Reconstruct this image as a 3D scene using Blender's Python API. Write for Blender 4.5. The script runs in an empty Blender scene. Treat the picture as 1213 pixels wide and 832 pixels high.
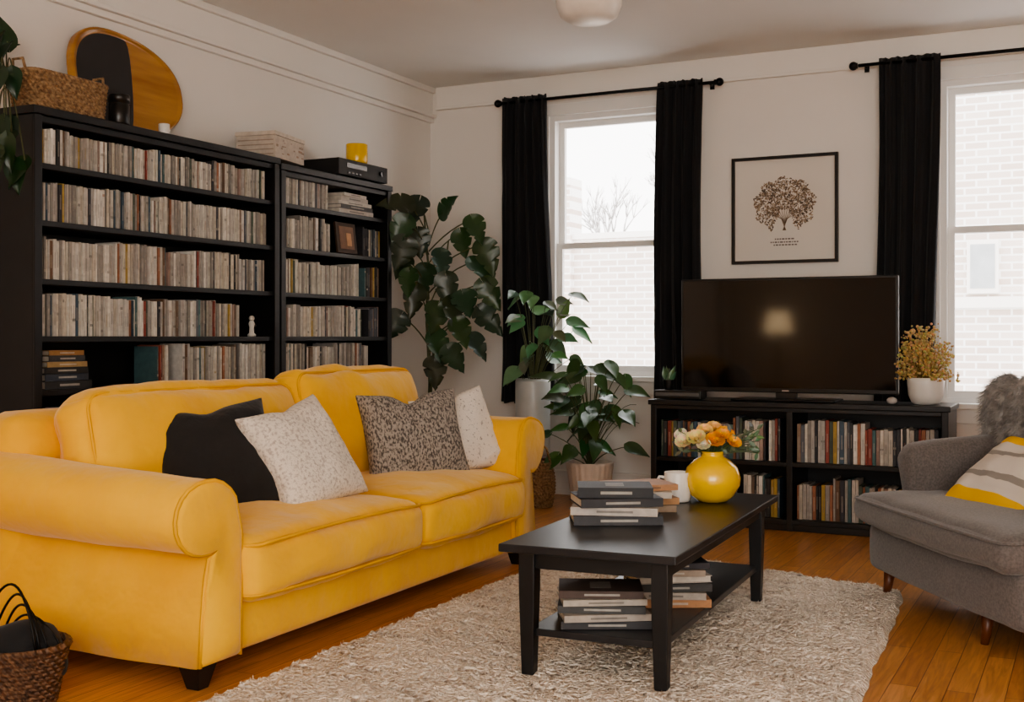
import bpy, math, random, bmesh
from mathutils import Vector, Matrix, noise, Euler
random.seed(7)
R = random.random
def U(a,b): return a+(b-a)*random.random()
pi=math.pi
D=math.radians
scene=bpy.context.scene

# ---------------------------------------------------------------- materials
def mat(name,col,rough=.6,metal=0,var=None,bump=None,coat=0,sheen=0,vcol=False,spec=None,trans=0,col2=None,vscale=(1,1,1),emit=0):
    m=bpy.data.materials.new(name); m.use_nodes=True
    nt=m.node_tree; N=nt.nodes; L=nt.links
    b=N['Principled BSDF']
    b.inputs['Roughness'].default_value=rough
    b.inputs['Metallic'].default_value=metal
    b.inputs['Coat Weight'].default_value=coat
    b.inputs['Sheen Weight'].default_value=sheen
    if spec is not None: b.inputs['Specular IOR Level'].default_value=spec
    if trans: b.inputs['Transmission Weight'].default_value=trans
    tc=N.new('ShaderNodeTexCoord'); mp=N.new('ShaderNodeMapping'); mp.inputs['Scale'].default_value=vscale
    L.new(tc.outputs['Object'],mp.inputs['Vector'])
    if var is None: var=(6,.08)
    nz=N.new('ShaderNodeTexNoise'); nz.inputs['Scale'].default_value=var[0]; nz.inputs['Detail'].default_value=4
    L.new(mp.outputs[0],nz.inputs['Vector'])
    mix=N.new('ShaderNodeMix'); mix.data_type='RGBA'
    c=(*col,1)
    if col2 is None: col2=tuple(x*(1-var[1]*2) for x in col)
    mr=N.new('ShaderNodeMapRange'); mr.inputs[1].default_value=.35; mr.inputs[2].default_value=.65
    L.new(nz.outputs['Fac'],mr.inputs[0]); L.new(mr.outputs[0],mix.inputs['Factor'])
    if vcol:
        at=N.new('ShaderNodeAttribute'); at.attribute_name='Col'
        hs=N.new('ShaderNodeHueSaturation'); hs.inputs['Value'].default_value=.82
        L.new(at.outputs['Color'],hs.inputs['Color'])
        L.new(at.outputs['Color'],mix.inputs['A']); L.new(hs.outputs[0],mix.inputs['B'])
    else:
        mix.inputs['A'].default_value=c; mix.inputs['B'].default_value=(*col2,1)
    L.new(mix.outputs['Result'],b.inputs['Base Color'])
    if emit:
        L.new(mix.outputs['Result'],b.inputs['Emission Color']); b.inputs['Emission Strength'].default_value=emit
    if bump:
        n2=N.new('ShaderNodeTexNoise'); n2.inputs['Scale'].default_value=bump[0]; n2.inputs['Detail'].default_value=3
        L.new(mp.outputs[0],n2.inputs['Vector'])
        bp=N.new('ShaderNodeBump'); bp.inputs['Strength'].default_value=bump[1]; bp.inputs['Distance'].default_value=bump[2] if len(bump)>2 else .01
        L.new(n2.outputs['Fac'],bp.inputs['Height']); L.new(bp.outputs[0],b.inputs['Normal'])
    return m

m_wall=mat('wall_paint',(.82,.775,.725),.75,var=(1.5,.015),bump=(60,.05,.002))
m_ceil=mat('ceiling_paint',(.86,.835,.80),.85,var=(1.5,.015))
m_trim=mat('trim_paint',(.84,.80,.75),.5,var=(2,.01))
m_winf=mat('window_paint',(.82,.80,.77),.45,var=(2,.01))
m_black=mat('black_stained_wood',(.009,.0085,.009),.42,var=(8,.2),bump=(30,.1,.002),vscale=(1,.1,1))
m_tabletop=mat('charcoal_table_wood',(.019,.019,.021),.36,var=(8,.2),bump=(40,.12,.002),vscale=(1,.1,1))
m_books=mat('book_covers',(1,1,1),.6,vcol=True,var=(40,.1))
m_yel=mat('yellow_velvet',(.93,.52,.020),.8,var=(3.5,.07),bump=(7,.4,.04),sheen=.3,col2=(.84,.435,.012))
m_pipe=mat('yellow_piping',(.86,.45,.018),.7,var=(5,.08))
m_pilblk=mat('black_pillow_fabric',(.014,.013,.013),.9,bump=(12,.4,.03),sheen=.15)
m_chair=mat('grey_wool',(.165,.145,.135),.95,var=(120,.18),bump=(300,.4,.003),sheen=.3)
m_curt=mat('black_curtain_fabric',(.010,.0105,.0125),.9,bump=(200,.2,.002),sheen=.1)
m_metal=mat('black_metal',(.01,.01,.01),.4,metal=.6)
m_leaf=mat('leaf_green',(1,1,1),.33,vcol=True,var=(12,.2))
m_stem=mat('stem_brown_green',(.09,.10,.035),.6)
m_white=mat('white_ceramic',(.8,.77,.73),.3,var=(10,.03))
m_yvase=mat('yellow_glaze',(.88,.53,.008),.22,coat=.5,var=(3,.04))
m_screen=mat('tv_screen',(.003,.003,.004),.07,var=(2,.1),spec=.55)
m_plastic=mat('black_plastic',(.010,.010,.010),.3)
m_soil=mat('soil',(.02,.013,.008),.95,bump=(60,.8,.02))
m_wood=mat('walnut_legs',(.16,.05,.018),.4,var=(6,.2),vscale=(1,1,.2))
m_vc=mat('painted_colours',(1,1,1),.6,vcol=True,var=(30,.1))
m_fur=mat('grey_fur',(.40,.37,.345),.9,var=(25,.25),sheen=.3)
m_frost=mat('frosted_glass',(.62,.63,.61),.35,var=(3,.1))

def wicker(name,c1,c2,s=60):
    m=mat(name,c1,.7,var=(s,.3),col2=c2)
    nt=m.node_tree;N=nt.nodes;L=nt.links;b=N['Principled BSDF']
    tc=N.new('ShaderNodeTexCoord'); w=N.new('ShaderNodeTexWave'); w.bands_direction='DIAGONAL'; w.inputs['Scale'].default_value=22; w.inputs['Distortion'].default_value=3
    L.new(tc.outputs['Object'],w.inputs['Vector'])
    bp=N.new('ShaderNodeBump'); bp.inputs['Strength'].default_value=.9; bp.inputs['Distance'].default_value=.01
    L.new(w.outputs['Fac'],bp.inputs['Height']); L.new(bp.outputs[0],b.inputs['Normal'])
    return m
m_wick=wicker('wicker_tan',(.52,.34,.18),(.24,.13,.06))
m_wickd=wicker('wicker_brown',(.22,.115,.06),(.07,.035,.02))

def speckle(name,c1,c2,scale,lo,hi,bstr=.5,stretch=(1,1,1)):
    m=mat(name,c1,.9,var=(scale,.1),col2=c2,bump=(scale*2,bstr,.006),vscale=stretch)
    for n in m.node_tree.nodes:
        if n.type=='MAP_RANGE': n.inputs[1].default_value=lo; n.inputs[2].default_value=hi
    return m
m_spk=speckle('speckled_grey_weave',(.085,.075,.068),(.37,.33,.29),120,.40,.56,.6,(1,1,.6))
m_knit=speckle('cream_knit',(.80,.73,.64),(.50,.43,.37),85,.48,.66,1)
m_whitespk=speckle('white_speckled_weave',(.78,.71,.63),(.34,.30,.27),75,.60,.68,.6)

def floor_mat():
    m=bpy.data.materials.new('oak_floorboards'); m.use_nodes=True
    nt=m.node_tree;N=nt.nodes;L=nt.links;b=N['Principled BSDF']
    tc=N.new('ShaderNodeTexCoord'); mp=N.new('ShaderNodeMapping'); mp.inputs['Rotation'].default_value=(0,0,pi/2)
    L.new(tc.outputs['Object'],mp.inputs['Vector'])
    br=N.new('ShaderNodeTexBrick'); br.offset=.37
    br.inputs['Scale'].default_value=1; br.inputs['Brick Width'].default_value=1.3; br.inputs['Row Height'].default_value=.085
    br.inputs['Mortar Size'].default_value=.0014; br.inputs['Mortar Smooth'].default_value=.3
    br.inputs['Color1'].default_value=(.74,.37,.125,1); br.inputs['Color2'].default_value=(.56,.25,.075,1); br.inputs['Mortar'].default_value=(.15,.06,.02,1)
    L.new(mp.outputs[0],br.inputs['Vector'])
    m2=N.new('ShaderNodeMapping'); m2.inputs['Scale'].default_value=(22,1.6,1); L.new(tc.outputs['Object'],m2.inputs['Vector'])
    nz=N.new('ShaderNodeTexNoise'); nz.inputs['Scale'].default_value=2; nz.inputs['Detail'].default_value=8; nz.inputs['Distortion'].default_value=1.5
    L.new(m2.outputs[0],nz.inputs['Vector'])
    cr=N.new('ShaderNodeValToRGB'); cr.color_ramp.elements[0].position=.3; cr.color_ramp.elements[0].color=(.66,.6,.54,1); cr.color_ramp.elements[1].position=.65; cr.color_ramp.elements[1].color=(1.0,1.0,1.0,1)
    L.new(nz.outputs['Fac'],cr.inputs[0])
    mx=N.new('ShaderNodeMix'); mx.data_type='RGBA'; mx.blend_type='MULTIPLY'; mx.inputs['Factor'].default_value=1
    L.new(br.outputs['Color'],mx.inputs['A']); L.new(cr.outputs[0],mx.inputs['B']); L.new(mx.outputs['Result'],b.inputs['Base Color'])
    b.inputs['Roughness'].default_value=.3
    bp=N.new('ShaderNodeBump'); bp.inputs['Strength'].default_value=.25; bp.inputs['Distance'].default_value=.002; bp.invert=True
    L.new(br.outputs['Fac'],bp.inputs['Height']); L.new(bp.outputs[0],b.inputs['Normal'])
    return m
def brick_mat(name,c1,c2,mo):
    m=bpy.data.materials.new(name); m.use_nodes=True
    nt=m.node_tree;N=nt.nodes;L=nt.links;b=N['Principled BSDF']
    tc=N.new('ShaderNodeTexCoord'); mp=N.new('ShaderNodeMapping'); mp.inputs['Rotation'].default_value=(pi/2,0,0)
    L.new(tc.outputs['Object'],mp.inputs['Vector'])
    br=N.new('ShaderNodeTexBrick'); br.inputs['Scale'].default_value=1; br.inputs['Brick Width'].default_value=.26; br.inputs['Row Height'].default_value=.09; br.inputs['Mortar Size'].default_value=.012
    br.inputs['Color1'].default_value=(*c1,1); br.inputs['Color2'].default_value=(*c2,1); br.inputs['Mortar'].default_value=(*mo,1)
    L.new(mp.outputs[0],br.inputs['Vector']); L.new(br.outputs['Color'],b.inputs['Base Color']); b.inputs['Roughness'].default_value=.9
    return m

def rug_mat():
    m=bpy.data.materials.new('cream_woven_rug'); m.use_nodes=True
    nt=m.node_tree;N=nt.nodes;L=nt.links;b=N['Principled BSDF']
    at=N.new('ShaderNodeAttribute'); at.attribute_name='Col'
    tc=N.new('ShaderNodeTexCoord')
    nz=N.new('ShaderNodeTexNoise'); nz.inputs['Scale'].default_value=60; nz.inputs['Detail'].default_value=4
    L.new(tc.outputs['Object'],nz.inputs['Vector'])
    cr=N.new('ShaderNodeValToRGB'); cr.color_ramp.elements[0].position=.33; cr.color_ramp.elements[0].color=(.60,.54,.48,1); cr.color_ramp.elements[1].position=.52; cr.color_ramp.elements[1].color=(1,1,1,1)
    L.new(nz.outputs['Fac'],cr.inputs[0])
    mx=N.new('ShaderNodeMix'); mx.data_type='RGBA'; mx.blend_type='MULTIPLY'; mx.inputs['Factor'].default_value=.7
    L.new(at.outputs['Color'],mx.inputs['A']); L.new(cr.outputs[0],mx.inputs['B']); L.new(mx.outputs['Result'],b.inputs['Base Color'])
    b.inputs['Roughness'].default_value=1; b.inputs['Specular IOR Level'].default_value=.1
    bp=N.new('ShaderNodeBump'); bp.inputs['Strength'].default_value=.9; bp.inputs['Distance'].default_value=.015
    n3=N.new('ShaderNodeTexVoronoi'); n3.inputs['Scale'].default_value=75; n3.inputs['Randomness'].default_value=1
    L.new(tc.outputs['Object'],n3.inputs['Vector'])
    iv=N.new('ShaderNodeMath'); iv.operation='SUBTRACT'; iv.inputs[0].default_value=1
    L.new(n3.outputs['Distance'],iv.inputs[1]); L.new(iv.outputs[0],bp.inputs['Height']); L.new(bp.outputs[0],b.inputs['Normal'])
    return m
def stripe_mat():
    m=bpy.data.materials.new('striped_pillow_fabric'); m.use_nodes=True
    nt=m.node_tree;N=nt.nodes;L=nt.links;b=N['Principled BSDF']
    tc=N.new('ShaderNodeTexCoord'); sp=N.new('ShaderNodeSeparateXYZ'); L.new(tc.outputs['Object'],sp.inputs[0])
    mr=N.new('ShaderNodeMapRange'); mr.inputs[1].default_value=-.21; mr.inputs[2].default_value=.21; L.new(sp.outputs['Z'],mr.inputs[0])
    cr=N.new('ShaderNodeValToRGB'); cr.color_ramp.interpolation='CONSTANT'
    cols=[(0,(.85,.48,.015)),(.15,(.66,.60,.53)),(.30,(.30,.275,.25)),(.37,(.66,.6,.53)),(.60,(.30,.275,.25)),(.66,(.66,.6,.53)),(.78,(.85,.48,.015))]
    cr.color_ramp.elements[0].position=0; cr.color_ramp.elements[0].color=(*cols[0][1],1)
    cr.color_ramp.elements[1].position=cols[1][0]; cr.color_ramp.elements[1].color=(*cols[1][1],1)
    for p,c in cols[2:]:
        e=cr.color_ramp.elements.new(p); e.color=(*c,1)
    L.new(mr.outputs[0],cr.inputs[0]); L.new(cr.outputs[0],b.inputs['Base Color']); b.inputs['Roughness'].default_value=.9
    return m

# ---------------------------------------------------------------- mesh builder
class MB:
    def __init__(s): s.v=[];s.f=[];s.c=[];s.m=[];s.s=[]
    def add(s,vs,fs,col=(1,1,1),mi=0,smooth=False,M=None):
        o=len(s.v)
        for p in vs:
            p=Vector(p)
            s.v.append(M@p if M is not None else p)
        for f in fs:
            s.f.append([i+o for i in f]); s.c.append(col); s.m.append(mi); s.s.append(smooth)
    def box(s,c,d,col=(1,1,1),mi=0,M=None):
        x,y,z=c; a,b,e=d[0]/2,d[1]/2,d[2]/2
        vs=[(x+i*a,y+j*b,z+k*e) for i in(-1,1) for j in(-1,1) for k in(-1,1)]
        s.add(vs,[(0,1,3,2),(4,6,7,5),(0,4,5,1),(2,3,7,6),(0,2,6,4),(1,5,7,3)],col,mi,False,M)
    def bx(s,x0,x1,y0,y1,z0,z1,col=(1,1,1),mi=0,M=None):
        s.box(((x0+x1)/2,(y0+y1)/2,(z0+z1)/2),(abs(x1-x0),abs(y1-y0),abs(z1-z0)),col,mi,M)
    def tube(s,pts,r,seg=8,closed=False,col=(1,1,1),mi=0,M=None):
        pts=[Vector(p) for p in pts]; n=len(pts)
        rs=r if isinstance(r,(list,tuple)) else [r]*n
        vs=[];fs=[]; prev=None
        for i,p in enumerate(pts):
            if closed: t=pts[(i+1)%n]-pts[i-1]
            else: t=pts[min(i+1,n-1)]-pts[max(i-1,0)]
            if t.length<1e-9: t=Vector((0,0,1))
            t.normalize()
            if prev is None:
                a=Vector((0,0,1)) if abs(t.z)<.9 else Vector((1,0,0))
                nx=t.cross(a).normalized()
            else:
                nx=prev-t*prev.dot(t)
                nx=nx.normalized() if nx.length>1e-6 else t.orthogonal().normalized()
            prev=nx; ny=t.cross(nx)
            for k in range(seg):
                a=2*pi*k/seg; vs.append(p+(nx*math.cos(a)+ny*math.sin(a))*rs[i])
        m=n if closed else n-1
        for i in range(m):
            for k in range(seg):
                a=i*seg+k;b=i*seg+(k+1)%seg;c=((i+1)%n)*seg+(k+1)%seg;d=((i+1)%n)*seg+k
                fs.append((a,b,c,d))
        if not closed:
            fs.append(tuple(range(seg))[::-1]); fs.append(tuple((n-1)*seg+k for k in range(seg)))
        s.add(vs,fs,col,mi,True,M)
    def lathe(s,prof,loc=(0,0,0),seg=40,col=(1,1,1),mi=0,ribs=0,ribamp=0,M=None):
        vs=[];fs=[];n=len(prof)
        for i,(r,z) in enumerate(prof):
            for k in range(seg):
                a=2*pi*k/seg; rr=r*(1+(ribamp*math.cos(ribs*a) if ribs else 0))
                vs.append((loc[0]+rr*math.cos(a),loc[1]+rr*math.sin(a),loc[2]+z))
        for i in range(n-1):
            for k in range(seg):
                a=i*seg+k;b=i*seg+(k+1)%seg; fs.append((a,b,b+seg,a+seg))
        s.add(vs,fs,col,mi,True,M)
    def ball(s,c,r,col=(1,1,1),mi=0,seg=8,rings=6,sc=(1,1,1),M=None):
        vs=[];fs=[]
        for i in range(rings+1):
            t=pi*i/rings
            for k in range(seg):
                a=2*pi*k/seg
                vs.append((c[0]+r*sc[0]*math.sin(t)*math.cos(a),c[1]+r*sc[1]*math.sin(t)*math.sin(a),c[2]+r*sc[2]*math.cos(t)))
        for i in range(rings):
            for k in range(seg):
                a=i*seg+k;b=i*seg+(k+1)%seg; fs.append((a,a+seg,b+seg,b))
        s.add(vs,fs,col,mi,True,M)
    def rbox(s,c,h,r,puff=(0,0,0),n=18,col=(1,1,1),mi=0,M=None,wr=0,seed=0,fn=None):
        key={};vs=[];fs=[]
        def vert(u):
            k=tuple(round(x,5) for x in u)
            if k in key: return key[k]
            p=[u[i]*h[i] for i in range(3)]
            q=[max(-(h[i]-r),min(h[i]-r,p[i])) for i in range(3)]
            d=Vector([p[i]-q[i] for i in range(3)])
            if d.length>1e-9: d=d.normalized()*r
            o=[q[i]+d[i] for i in range(3)]
            for i in range(3):
                j,l=(i+1)%3,(i+2)%3
                o[i]+=u[i]*puff[i]*max(0,(1-u[j]**2))**.7*max(0,(1-u[l]**2))**.7
            o=Vector(o)
            if wr:
                nn=noise.noise_vector(Vector((o.x*6+seed,o.y*6,o.z*6)))+noise.noise_vector(Vector((o.x*15+seed,o.y*15,o.z*15)))*.3
                o+=nn*wr
            if fn: o=fn(o,u)
            key[k]=len(vs); vs.append(Vector(c)+o); return key[k]
        g=[math.sin(pi/2*(2*i/n-1)) for i in range(n+1)]
        for ax in range(3):
            for sg in(-1,1):
                for i in range(n):
                    for j in range(n):
                        q=[]
                        for (a,b) in((i,j),(i+1,j),(i+1,j+1),(i,j+1)):
                            u=[0,0,0];u[ax]=sg;u[(ax+1)%3]=g[a];u[(ax+2)%3]=g[b]
                            q.append(vert(u))
                        fs.append(q if sg>0 else q[::-1])
        s.add(vs,fs,col,mi,True,M)
    def obj(s,name,mats,bevel=0,sub=0,solid=0):
        me=bpy.data.meshes.new(name); me.from_pydata([tuple(v) for v in s.v],[],s.f)
        if not isinstance(mats,(list,tuple)): mats=[mats]
        for m in mats: me.materials.append(m)
        me.polygons.foreach_set('material_index',s.m); me.polygons.foreach_set('use_smooth',s.s)
        ca=me.color_attributes.new('Col','FLOAT_COLOR','CORNER')
        arr=[]
        for p in me.polygons:
            c=s.c[p.index]; arr+= [c[0],c[1],c[2],1.0]*p.loop_total
        ca.data.foreach_set('color',arr)
        me.update()
        o=bpy.data.objects.new(name,me); scene.collection.objects.link(o)
        if solid:
            md=o.modifiers.new('s','SOLIDIFY'); md.thickness=solid
        if bevel:
            md=o.modifiers.new('b','BEVEL'); md.width=bevel; md.segments=2; md.limit_method='ANGLE'
        if sub:
            md=o.modifiers.new('ss','SUBSURF'); md.levels=sub; md.render_levels=sub
        return o
def group(name,objs,loc=(0,0,0),rot=0,world=False):
    e=bpy.data.objects.new(name,None); scene.collection.objects.link(e); e.empty_display_size=.1
    for o in objs:
        o.parent=e
    if world:
        e.location=loc
        for o in objs: o.matrix_parent_inverse=Matrix.Translation(Vector(loc)).inverted()
    else:
        e.location=loc; e.rotation_euler=(0,0,rot)
    return e

# ---------------------------------------------------------------- room shell
XL,XR,YB,YF,H=-4.45,2.6,7.6,-1.5,2.95
def simple(name,x0,x1,y0,y1,z0,z1,m,bevel=0):
    b=MB(); b.bx(x0,x1,y0,y1,z0,z1); return b.obj(name,m,bevel)
simple('floor',XL-.2,XR+.2,YF-.2,YB+.2,-.12,0,floor_mat())
simple('ceiling',XL-.2,XR+.2,YF-.2,YB+.2,H,H+.12,m_ceil)
simple('wall_left',XL-.2,XL,YF-.2,YB+.2,0,H,m_wall)
simple('wall_right',XR,XR+.2,YF-.2,YB+.2,0,H,m_wall)
W1=(-3.47,-2.46,.83,2.66); W2=(-.86,.20,.70,2.66)
b=MB()
xs=[XL,W1[0],W1[1],W2[0],W2[1],XR]
b.bx(xs[0],xs[1],YB,YB+.2,0,H);b.bx(xs[2],xs[3],YB,YB+.2,0,H);b.bx(xs[4],xs[5],YB,YB+.2,0,H)
for W in(W1,W2):
    b.bx(W[0],W[1],YB,YB+.2,0,W[2]); b.bx(W[0],W[1],YB,YB+.2,W[3],H)
b.obj('wall_back',m_wall)
b=MB(); RW=(-.9,2.4,.5,2.7)  # unseen rear wall; its opening is added to let fill light in
b.bx(XL,RW[0],YF-.2,YF,0,H);b.bx(RW[1],XR,YF-.2,YF,0,H);b.bx(RW[0],RW[1],YF-.2,YF,0,RW[2]);b.bx(RW[0],RW[1],YF-.2,YF,RW[3],H)
b.obj('wall_rear',m_wall)
def glassm():
    m=bpy.data.materials.new('window_glass'); m.use_nodes=True
    nt=m.node_tree;N=nt.nodes;L=nt.links
    for n in list(N):
        if n.type!='OUTPUT_MATERIAL': N.remove(n)
    o=[n for n in N][0]
    t=N.new('ShaderNodeBsdfTransparent'); g=N.new('ShaderNodeBsdfGlossy'); g.inputs['Roughness'].default_value=.02
    mx=N.new('ShaderNodeMixShader'); mx.inputs[0].default_value=.04
    L.new(t.outputs[0],mx.inputs[1]);L.new(g.outputs[0],mx.inputs[2]);L.new(mx.outputs[0],o.inputs[0])
    return m
m_glass=glassm()
def window(name,W,rail):
    x0,x1,z0,z1=W; parts=[]
    b=MB(); f=.035
    b.bx(x0,x0+f,YB+.001,YB+.14,z0,z1);b.bx(x1-f,x1,YB+.001,YB+.14,z0,z1);b.bx(x0+f,x1-f,YB+.002,YB+.14,z1-f,z1);b.bx(x0+f,x1-f,YB+.002,YB+.14,z0,z0+f)
    parts.append(b.obj('jamb',m_winf))
    b=MB(); s=.04
    for (a,c,y) in((z0+f,rail+.02,YB+.04),(rail-.02,z1-f,YB+.08)):
        b.bx(x0+f,x0+f+s,y,y+.035,a,c);b.bx(x1-f-s,x1-f,y,y+.035,a,c)
        b.bx(x0+f+s,x1-f-s,y,y+.035,a,a+s);b.bx(x0+f+s,x1-f-s,y,y+.035,c-s,c)
    parts.append(b.obj('sashes',m_winf))
    b=MB(); b.bx(x0+f+s,x1-f-s,YB+.055,YB+.058,z0+f+s,rail-.02); b.bx(x0+f+s,x1-f-s,YB+.095,YB+.098,rail+.02,z1-f-s)
    parts.append(b.obj('panes',m_glass))
    b=MB(); c=.09
    b.bx(x0-c,x0-.002,YB-.022,YB,z0,z1);b.bx(x1+.002,x1+c,YB-.022,YB,z0,z1);b.bx(x0-c-.01,x1+c+.01,YB-.03,YB,z1+.001,z1+.08)
    parts.append(b.obj('casing',m_winf,.004))
    b=MB(); b.bx(x0-c-.02,x1+c+.02,YB-.07,YB-.001,z0-.03,z0+.005); b.bx(x0-c,x1+c,YB-.02,YB,z0-.12,z0-.031)
    parts.append(b.obj('sill',m_winf,.005))
    group(name,parts,((x0+x1)/2,YB,z0),world=True)
window('window_1',W1,1.745); window('window_2',W2,1.755)
b=MB()
b.bx(XL,XR,YB-.018,YB,0,.17); b.bx(XL,XR,YB-.028,YB-.018,0,.03); b.bx(XL,XR,YB-.025,YB-.018,.155,.17); b.obj('baseboard_back',m_trim,.003)
b=MB(); b.bx(XL,XL+.018,YF,YB-.03,0,.17); b.obj('baseboard_left',m_trim,.004)
b=MB(); b.bx(XR-.018,XR,YF,YB-.03,0,.17); b.obj('baseboard_right',m_trim,.004)
b=MB()
b.bx(XL,XL+.022,YF,YB,2.75,H-.04); b.bx(XL,XL+.055,YF,YB,2.725,2.75); b.bx(XL,XL+.032,YF,YB,2.69,2.725); b.bx(XL,XL+.045,YF,YB,H-.04,H)
b.obj('trim_1',m_trim,.005)
b=MB(); b.bx(XL+.06,XR,YB-.014,YB,2.80,H); b.bx(XL+.06,XR,YB-.032,YB,2.78,2.80)
b.obj('trim_2',m_trim,.004)

# ---------------------------------------------------------------- outside
bm1=brick_mat('pale_brick',(.56,.45,.39),(.68,.59,.53),(.82,.80,.77))
b=MB(); b.bx(-11,-4.2,15,15.3,-3,2.45); b.bx(-11,-6.5,14.9,15.3,-3,3.2)
b.bx(-11,-4.2,14.95,15.3,2.45,2.53,mi=1); b.bx(-11,-6.5,14.85,15.3,3.2,3.3,mi=1)
b.obj('brick_building',[bm1,m_trim])
b=MB(); b.bx(-3.2,5,15,15.3,1.5,8); b.bx(-3.2,5,14.97,15.3,-3,1.45,mi=0); b.bx(-3.2,5,14.9,15.3,1.45,1.58,mi=1); b.bx(-1.40,-1.05,14.93,15,1.62,2.25,mi=1); b.bx(-1.36,-1.09,14.92,14.94,1.68,2.2,mi=2);
b.obj('brick_building.001',[bm1,m_trim,mat('pale_pane',(.45,.47,.48),.3)])
simple('ground_outside',-14,9,7.9,24,-3.2,-3.0,mat('pale_ground',(.6,.6,.6),.9))
def tree(x,y,h,seed,depth):
    random.seed(seed); b=MB()
    def branch(p,d,l,r,k):
        q=p+d*l; b.tube([p,(p+q)/2+Vector((U(-.06,.06),0,U(-.05,.05)))*l,q],[r,r*.85,r*.65],4)
        if k>0:
            for i in range(3):
                nd=(d+Vector((U(-.6,.6),U(-.3,.3),U(-.2,.5)))).normalized(); branch(q,nd,l*U(.62,.85),r*.6,k-1)
    branch(Vector((x,y,-3)),Vector((0,0,1)),h,.12,0); branch(Vector((x,y,h-3)),Vector((0,0,1)),.8,.07,depth)
    b.obj('bare_tree',m_bark)
m_bark=mat('bark_pale',(.62,.59,.57),.9)
tree(-6.7,19,4.6,3,6); tree(-8.2,21,4.4,4,5)

# ---------------------------------------------------------------- curtains
def curtain(name,x0,x1,z0,z1,y,folds,seed):
    b=MB(); nx,nz=folds*12,30; vs=[];fs=[]
    for j in range(nz+1):
        t=j/nz; z=z0+(z1-z0)*t
        for i in range(nx+1):
            s=i/nx
            w=1+.05*math.sin(3*t+seed)+(.06 if t<.15 else 0)*(.15-t)/.15
            xc=(x0+x1)/2+(s-.5)*(x1-x0)*(.95+.10*(1-t))*w+.016*math.sin(4.2*t+seed)
            ph=2*pi*folds*s+.9*math.sin(2.2*t+seed+s*4)
            amp=.030*(1 if t<.97 else .5)*(.7+.9*noise.noise(Vector((s*5+seed,t*1.2,0)))+.25)
            yy=y+amp*math.sin(ph)+.012*math.sin(ph*2.3+seed)+.008*noise.noise(Vector((s*9,t*9,seed)))
            vs.append((xc,yy,z+(.006*math.sin(ph) if j in(0,nz) else 0)))
    for j in range(nz):
        for i in range(nx):
            a=j*(nx+1)+i; fs.append((a,a+1,a+nx+2,a+nx+1))
    b.add(vs,fs,smooth=True)
    return b.obj(name,m_curt,solid=.004)
curtain('curtain',-3.80,-3.42,.64,2.80,7.49,5,1.0)
curtain('curtain',-2.65,-2.32,.64,2.80,7.49,4,2.7)
curtain('curtain',-1.22,-.86,.45,2.81,7.49,4,4.1)
curtain('curtain',.22,.60,.45,2.81,7.49,5,5.1)
def rod(x0,x1,z):
    parts=[]
    b=MB(); b.tube([(x0,7.49,z),(x1,7.49,z)],.011,12)
    for x,sg in((x0,-1),(x1,1)):
        b.ball((x+sg*.03,7.49,z),.027,seg=14,rings=10); b.tube([(x-.005,7.49,z),(x+sg*.012,7.49,z)],.018,12)
    parts.append(b.obj('pole',m_metal))
    b=MB()
    for x in(x0+.04,x1-.04):
        b.tube([(x,7.49,z),(x,7.53,z-.005),(x,7.57,z-.006)],.008,8); b.bx(x-.014,x+.014,7.557,7.568,z-.03,z+.02)
    parts.append(b.obj('brackets',m_metal))
    group('curtain_rod',parts,((x0+x1)/2,7.49,z),world=True)
rod(-3.80,-2.24,2.765); rod(-1.33,.72,2.78)

# ---------------------------------------------------------------- books
PAL=[(.62,.57,.50),(.70,.65,.58),(.52,.475,.43),(.40,.36,.32),(.66,.59,.49),(.30,.275,.25),(.50,.47,.43),(.76,.72,.66),(.72,.68,.60)]
ACC=[(.28,.06,.04),(.05,.09,.13),(.08,.16,.17),(.42,.28,.06),(.03,.03,.03),(.05,.05,.06),(.16,.09,.05),(.35,.14,.07),(.08,.11,.08),(.25,.17,.12),(.36,.25,.21),(.12,.13,.15),(.03,.03,.035)]
def bookrow(b,o,u,n,length,hmin,hmax,wmin,wmax,dep,acc,gap=0):
    o=Vector(o);u=Vector(u);n=Vector(n); t=0; run=0
    while t<length-wmax:
        if run<=0:
            run=random.randint(2,12); bh=U(hmin,hmax); rc=random.choice(PAL)
        run-=1
        w=U(wmin,wmax); h=bh*U(.95,1.0); ins=U(0,.012)
        c=random.choice(ACC) if R()<acc else (rc if R()<.35 else random.choice(PAL))
        k=U(.7,1.12); c=tuple(x*k for x in c)
        ctr=o+u*(t+w/2)-n*(dep/2+ins)
        M=Matrix.Translation(ctr)@Matrix(((u.x,-n.x,0,0),(u.y,-n.y,0,0),(0,0,1,0),(0,0,0,1)))
        b.box((0,0,h/2),(w-.0026,dep,h),c,0,M)
        lum=sum(c)/3
        lc=(.12,.11,.10) if lum>.3 else (.55,.5,.42)
        if R()<.18: lc=random.choice(ACC)
        y=-dep/2-.0004
        a=U(.2,.4)*h; e=U(.25,.45)*h
        b.add([(-w*.16,y,a),(w*.16,y,a),(w*.16,y,a+e),(-w*.16,y,a+e)],[(0,1,2,3)],tuple(.35*p+.65*q for p,q in zip(lc,c)),0,False,M)
        if R()<.22:
            a=U(.04,.85)*h
            b.add([(-w*.42,y,a),(w*.42,y,a),(w*.42,y,a+.012),(-w*.42,y,a+.012)],[(0,1,2,3)],tuple(.6*p+.4*q for p,q in zip(lc,c)),0,False,M)
        t+=w+(U(.004,.02) if R()<gap else 0)
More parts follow.
